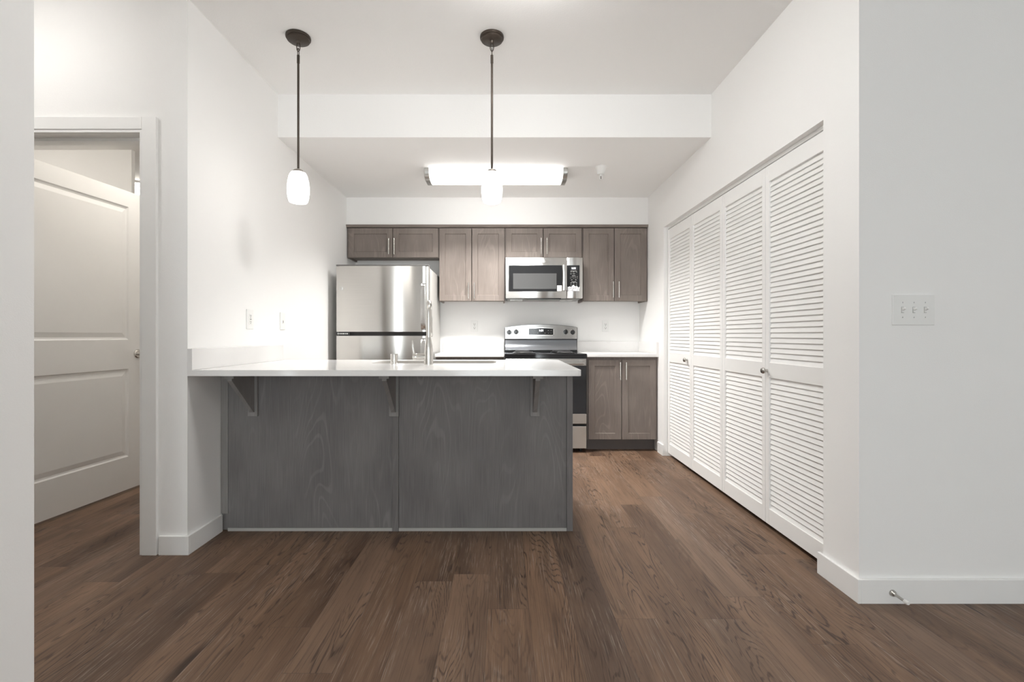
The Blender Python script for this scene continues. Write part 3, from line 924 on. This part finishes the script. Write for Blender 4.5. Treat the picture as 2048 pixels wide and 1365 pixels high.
kp = MB().box(kx0, kx1, YM - .0025, YM + .001, PZ(582.6, MS), PZ(531, MS), .001).build('keypad', 'black', pn)
MB().box(PX(1140.5, MS), PX(1155, MS), YM - .0034, YM - .0024, PZ(540.0, MS), PZ(534.4, MS)).build('display', 'matt', kp)
MB().text('1:01', .026, PX(1147.3, MS), YM - .0040, PZ(537.2, MS)).build('digits', 'led', kp)
pr = MB()
for (cx, cy, w_) in ((1147, 542.3, 12), (1142, 544.5, 3), (1147, 544.5, 3.4), (1153, 544.5, 2.6), (1141.8, 548.2, 3), (1147.6, 548.2, 4), (1147.4, 551.9, 6.5), (1143.5, 560.2, 2.6), (1151.6, 560.2, 2.6), (1147.6, 564.2, 9.5), (1142, 566.6, 2.4), (1147.4, 566.6, 2.6), (1153, 566.6, 2.4), (1142, 570.4, 2.2), (1147.6, 570.4, 2.6), (1153, 570.4, 1.8)):
    pr.box(PX(cx - w_ / 2, MS), PX(cx + w_ / 2, MS), YM - .0030, YM - .0025, PZ(cy, MS) - .0018, PZ(cy, MS) + .0018)
for row, dg in enumerate(('12345', '67890')):
    for k, ch in enumerate(dg):
        pr.text(ch, .0115, PX(1140.8 + k * 3.4, MS), YM - .0030, PZ(554.2 + row * 2.6, MS))
pr.build('print', 'greyp', kp)
# crumpled protective film left on the lower keypad
V = []; F = []; nx, nz = 22, 9
for j in range(nz + 1):
    for i in range(nx + 1):
        u, w_ = i / nx, j / nz
        topz = PZ(572.8 + 1.6 * math.sin(u * 9) + 1.2 * math.sin(u * 21 + 1), MS)
        z = PZ(582.8, MS) + (topz - PZ(582.8, MS)) * w_
        V.append((PX(1134.6, MS) + (PX(1159, MS) - PX(1134.6, MS)) * u, YM - .0045 - random.random() * .006, z))
for j in range(nz):
    for i in range(nx):
        a = j * (nx + 1) + i; F.append((a, a + 1, a + nx + 2, a + nx + 1))
b = MB().mesh(V, F)
f = b.build('film', 'foil', kp)
f.modifiers.new('thickness', 'SOLIDIFY').thickness = .0006
tag(f, 'crumpled clear film on the lower keypad')

# ------------------------------------------------------------------ lights that hang or sit on the ceiling
def pendant(x, y, label):
    t = thing('pendant_light', (x, y, ZH), label, 'pendant light', 'pendant lights over the bar counter')
    MB().lathe([(0, ZH - .0005), (.066, ZH - .0005), (.067, ZH - .006), (.066, ZH - .013), (.060, ZH - .015), (.060, ZH - .023), (.055, ZH - .027), (.014, ZH - .029), (.010, ZH - .040), (0, ZH - .041)], T(x, y, 0), 40).build('canopy', 'bronze', t, True)
    lk = MB()
    for c, h, ax in ((ZH - .058, .026, 0), (ZH - .090, .024, 1)):
        lk.tube([(x + (.0095 * math.cos(2 * PI * k / 24) if ax == 0 else 0), y + (.0095 * math.cos(2 * PI * k / 24) if ax else 0), c + h * math.sin(2 * PI * k / 24)) for k in range(24)], .0024, 8, True)
    lk.build('loop', 'bronze', t, True)
    MB().tube([(x, y, ZH - .106), (x, y, ZH - .150), (x, y, ZH - .151), (x, y, 2.016)], [.0078, .0078, .0062, .0062], 14).build('rod', 'bronze', t, True)
    MB().lathe([(0, 2.019), (.012, 2.019), (.024, 2.013), (.026, 2.008), (.033, 2.004), (.033, 1.997), (0, 1.997)], T(x, y, 0), 28).build('socket_cap', 'socket', t, True)
    MB().lathe([(.030, 2.001), (.040, 1.997), (.0485, 1.980), (.0560, 1.945), (.0590, 1.910), (.0580, 1.880), (.0540, 1.852), (.0490, 1.836), (.0450, 1.832), (.0, 1.832)], T(x, y, 0), 36).build('lamp_shade', 'shade', t, True)
pendant(-1.148, 2.650, 'bronze rod pendant with lit white glass shade, near left wall')
pendant(-.062, 2.650, 'bronze rod pendant with lit white glass shade, in front of ceiling light')

lx0, lx1, ly0, ly1 = -.648, .533, 3.88, 4.13
t = thing('ceiling_light', ((lx0 + lx1) / 2, (ly0 + ly1) / 2, ZL), 'long lit fluorescent wrap fixture on the low kitchen ceiling', 'ceiling light')
def wrap(d, r):
    ym, hw = (ly0 + ly1) / 2, (ly1 - ly0) / 2 - d
    drop = .082 - d
    pts = [(ym - hw, ZL - .0005)]
    for k in range(17):
        a = PI * k / 16
        c = math.cos(a); s_ = math.sin(a)
        pts.append((ym - hw * math.copysign(abs(c) ** .6, c), ZL - .012 - drop * s_ ** .75 * .95))
    pts.append((ym + hw, ZL - .0005))
    return pts
MB().prism(wrap(.006, 0), lx0 + .040, lx1 - .040, 'x').build('diffuser', 'tube', t, True)
MB().prism(wrap(.0, 0), lx0, lx0 + .040, 'x').build('end_cap', 'endcap', t, True, bevel=.004)
MB().prism(wrap(.0, 0), lx1 - .040, lx1, 'x').build('end_cap', 'endcap', t, True, bevel=.004)

L = bpy.data.lights.new('fluorescent_tubes', 'AREA')
L.shape = 'RECTANGLE'; L.size = 1.06; L.size_y = .16; L.energy = DOWN; L.color = (1.0, .99, .965); L.spread = math.radians(128)
o = bpy.data.objects.new('fluorescent_tubes', L); COL.objects.link(o)
o.location = ((lx0 + lx1) / 2, (ly0 + ly1) / 2, ZL - .094)

sx, sy = .800, 3.86
t = thing('fire_sprinkler', (sx, sy, ZL), 'small white sprinkler head on the low ceiling right of the light', 'sprinkler')
MB().lathe([(0, ZL - .0005), (.048, ZL - .0005), (.048, ZL - .006), (.040, ZL - .022), (.031, ZL - .050), (.030, ZL - .066), (0, ZL - .066)], T(sx, sy, 0), 32).build('escutcheon', 'plastic', t, True)
f = MB().lathe([(0, ZL - .066), (.011, ZL - .066), (.011, ZL - .078), (0, ZL - .078)], T(sx, sy, 0), 16)
for k in (-1, 1): f.tube([(sx + k * .010, sy, ZL - .076), (sx + k * .014, sy, ZL - .092), (sx + k * .004, sy, ZL - .106)], .003, 8)
f.lathe([(0, ZL - .106), (.016, ZL - .106), (.016, ZL - .108), (0, ZL - .109)], T(sx, sy, 0), 20)
f.build('frame', 'plastic', t, True)
MB().tube([(sx, sy, ZL - .078), (sx, sy, ZL - .104)], .0026, 8).build('bulb', 'slot', t, True)

t = thing('door_4', (-2.09, YP, 0), 'added unseen taupe door in the hallway wall, for fridge reflections', 'door', None, 'structure')  # added out of view to put a dark band in the fridge's reflection
MB().box(-2.60, -1.75, YP, YP + .012, .008, 2.05, .003).build('door_leaf', 'taupe', t)
MB().box(-2.68, -2.61, YP, YP + .018, 0, 2.13).box(-1.74, HX0 - .004, YP, YP + .018, 0, 2.13).box(-2.61, -1.74, YP, YP + .018, 2.06, 2.13).build('door_casing', 'trim', t)
MB().lathe([(0, 0), (.028, 0), (.026, .01), (.012, .014), (.012, .04), (.026, .046), (.024, .07), (0, .072)], T(-1.82, YP + .012, .96) @ RX(-PI / 2), 24).build('door_handle', 'nickel', t, True)

def dome_lamp(x, y, mat, label):
    t = thing('ceiling_light', (x, y, ZH), label, 'ceiling light')
    MB().lathe([(0, ZH - .0005), (.17, ZH - .0005), (.17, ZH - .02), (0, ZH - .02)], T(x, y, 0), 32).build('base', 'plastic', t, True)
    MB().lathe([(.16, ZH - .02), (.15, ZH - .05), (.10, ZH - .085), (0, ZH - .10)], T(x, y, 0), 32).build('diffuser', mat, t, True)
dome_lamp(.10, 1.98, 'livfill', 'added unseen fill lamp on the ceiling before the bar counter')
dome_lamp(-2.35, 1.72, 'hallfill', 'added unseen fill lamp on the hallway ceiling')
dome_lamp(-2.20, 3.30, 'bedlampfill', 'added unseen fill lamp on the ceiling of the room behind the open door')  # added out of view to light the face of the open door
dome_lamp(-4.20, 3.30, 'bedlampfill', 'added unseen fill lamp on the ceiling behind the open panel door')  # added out of view to brighten the wall above the open door
dome_lamp(-4.06, 5.27, 'bedlampfill', 'small round lit ceiling lamp glimpsed above the open door')

# ------------------------------------------------------------------ outlets, switches, door stop
def plate_at(O, ex, ez, en, w_, h_, kind, name, label, cat, group):
    """plate on a wall: O centre, ex sideways, en out of the wall"""
    t = thing(name, O, label, cat, group)
    B = Matrix((ex, en, ez)).transposed().to_4x4(); B.translation = Vector(O)
    def bx(mb, x0, x1, y0, y1, z0, z1, bev=0):
        mb.obox((x1 - x0, y1 - y0, z1 - z0), B @ T((x0 + x1) / 2, (y0 + y1) / 2, (z0 + z1) / 2), bev)
    p = MB(); bx(p, -w_ / 2, w_ / 2, .0002, .006, -h_ / 2, h_ / 2, .0022)
    pl = p.build('plate', 'plastic', t)
    if kind == 'duplex':
        for s_ in (-1, 1):
            r = MB(); bx(r, -.0165, .0165, .005, .0078, s_ * .0195 - .0145, s_ * .0195 + .0145, .003)
            rc = r.build('receptacle', 'plastic', t)
            k = MB(); zc = s_ * .0195
            bx(k, -.0080, -.0052, .0074, .0080, zc - .001, zc + .008); bx(k, .0052, .0080, .0074, .0080, zc - .001, zc + .008); bx(k, -.003, .003, .0074, .0080, zc - .010, zc - .004)
            k.build('slot', 'slot', rc)
        k = MB(); k.lathe([(0, 0), (.003, 0), (.0025, .0012), (0, .0014)], B @ T(0, .006, 0) @ RX(-PI / 2), 12); k.build('screw', 'greyp', t)
    elif kind == 'gfci':
        r = MB(); bx(r, -.0165, .0165, .005, .0080, -.033, .033, .001)
        rc = r.build('receptacle', 'plastic', t)
        for zc in (.019, -.019):
            k = MB()
            bx(k, -.0080, -.0052, .0078, .0084, zc - .001, zc + .008); bx(k, .0052, .0080, .0078, .0084, zc - .001, zc + .008); bx(k, -.003, .003, .0078, .0084, zc - .009, zc - .004)
            k.build('slot', 'slot', rc)
        k = MB(); bx(k, -.008, -.001, .0078, .0095, -.004, .004); bx(k, .001, .008, .0078, .0095, -.004, .004); k.build('button', 'greyp', rc)
        k = MB(); bx(k, -.017, .017, .0052, .0058, -.0345, -.0332); k.build('rim', 'greyp', t)
    elif kind == 'single':
        r = MB(); bx(r, -.007, .007, .005, .0080, -.020, .010, .001)
        rc = r.build('insert', 'plastic', t)
        k = MB(); bx(k, -.0028, .0028, .0078, .0086, -.013, .004); k.build('slot', 'slot', rc)
    elif kind == 'triple':
        for q in (-1, 0, 1):
            cx = q * .046
            r = MB(); bx(r, cx - .0052, cx + .0052, .0055, .0066, -.0125, .0125)
            sl = r.build('toggle_slot', 'greyp', t)
            k = MB(); k.obox((.0078, .017, .0085), B @ T(cx, .012, .003) @ RX(.5), .0015); k.obox((.0078, .003, .022), B @ T(cx, .0072, 0), .001); k.build('toggle', 'plastic', sl)
            for z in (-.030, .030):
                k = MB(); k.lathe([(0, 0), (.0030, 0), (.0026, .0012), (0, .0014)], B @ T(cx, .0058, z) @ RX(-PI / 2), 12)
                sc = k.build('screw', 'plastic', t)
                k = MB(); bx(k, cx - .0006, cx + .0006, .0070, .0075, z - .0026, z + .0026); k.build('slot', 'slot', sc)
X3, Y3, Z3 = (1, 0, 0), (0, 1, 0), (0, 0, 1)
plate_at((-.3025, YW, 1.183), X3, Z3, (0, -1, 0), .072, .116, 'duplex', 'wall_outlet', 'white duplex outlet on the back wall between fridge and stove', 'outlet', 'outlets')
plate_at((1.088, YW, 1.183), X3, Z3, (0, -1, 0), .072, .116, 'duplex', 'wall_outlet', 'white duplex outlet on the back wall right of the stove', 'outlet', 'outlets')
plate_at((XL, 2.918, 1.186), (0, -1, 0), Z3, (1, 0, 0), .076, .122, 'gfci', 'wall_outlet', 'white outlet with test buttons on the left wall above the bar', 'outlet', 'outlets')
plate_at((XL, 3.35, 1.187), (0, -1, 0), Z3, (1, 0, 0), .072, .122, 'single', 'wall_plate', 'white wall plate with a single dark slot, nearer the fridge', 'wall plate', None)
plate_at((1.667, YC, 1.190), X3, Z3, (0, -1, 0), .171, .124, 'triple', 'light_switch', 'white triple toggle switch plate on the right wall', 'light switch', None)

t = thing('door_stop', (1.573, YC - BT, .045), 'brushed metal door stop with white tip on the right baseboard', 'door stop')
yb = YC - BT
MB().lathe([(0, 0), (.0135, 0), (.0125, .006), (.0075, .014), (.0050, .022), (.0050, .062), (0, .062)], T(1.573, yb, .045) @ RX(PI / 2), 20).build('rod', 'knobm', t, True)
MB().lathe([(0, .058), (.0072, .058), (.0080, .062), (.0080, .072), (.0060, .076), (0, .077)], T(1.573, yb, .045) @ RX(PI / 2), 20).build('rubber_tip', 'rubber', t, True)
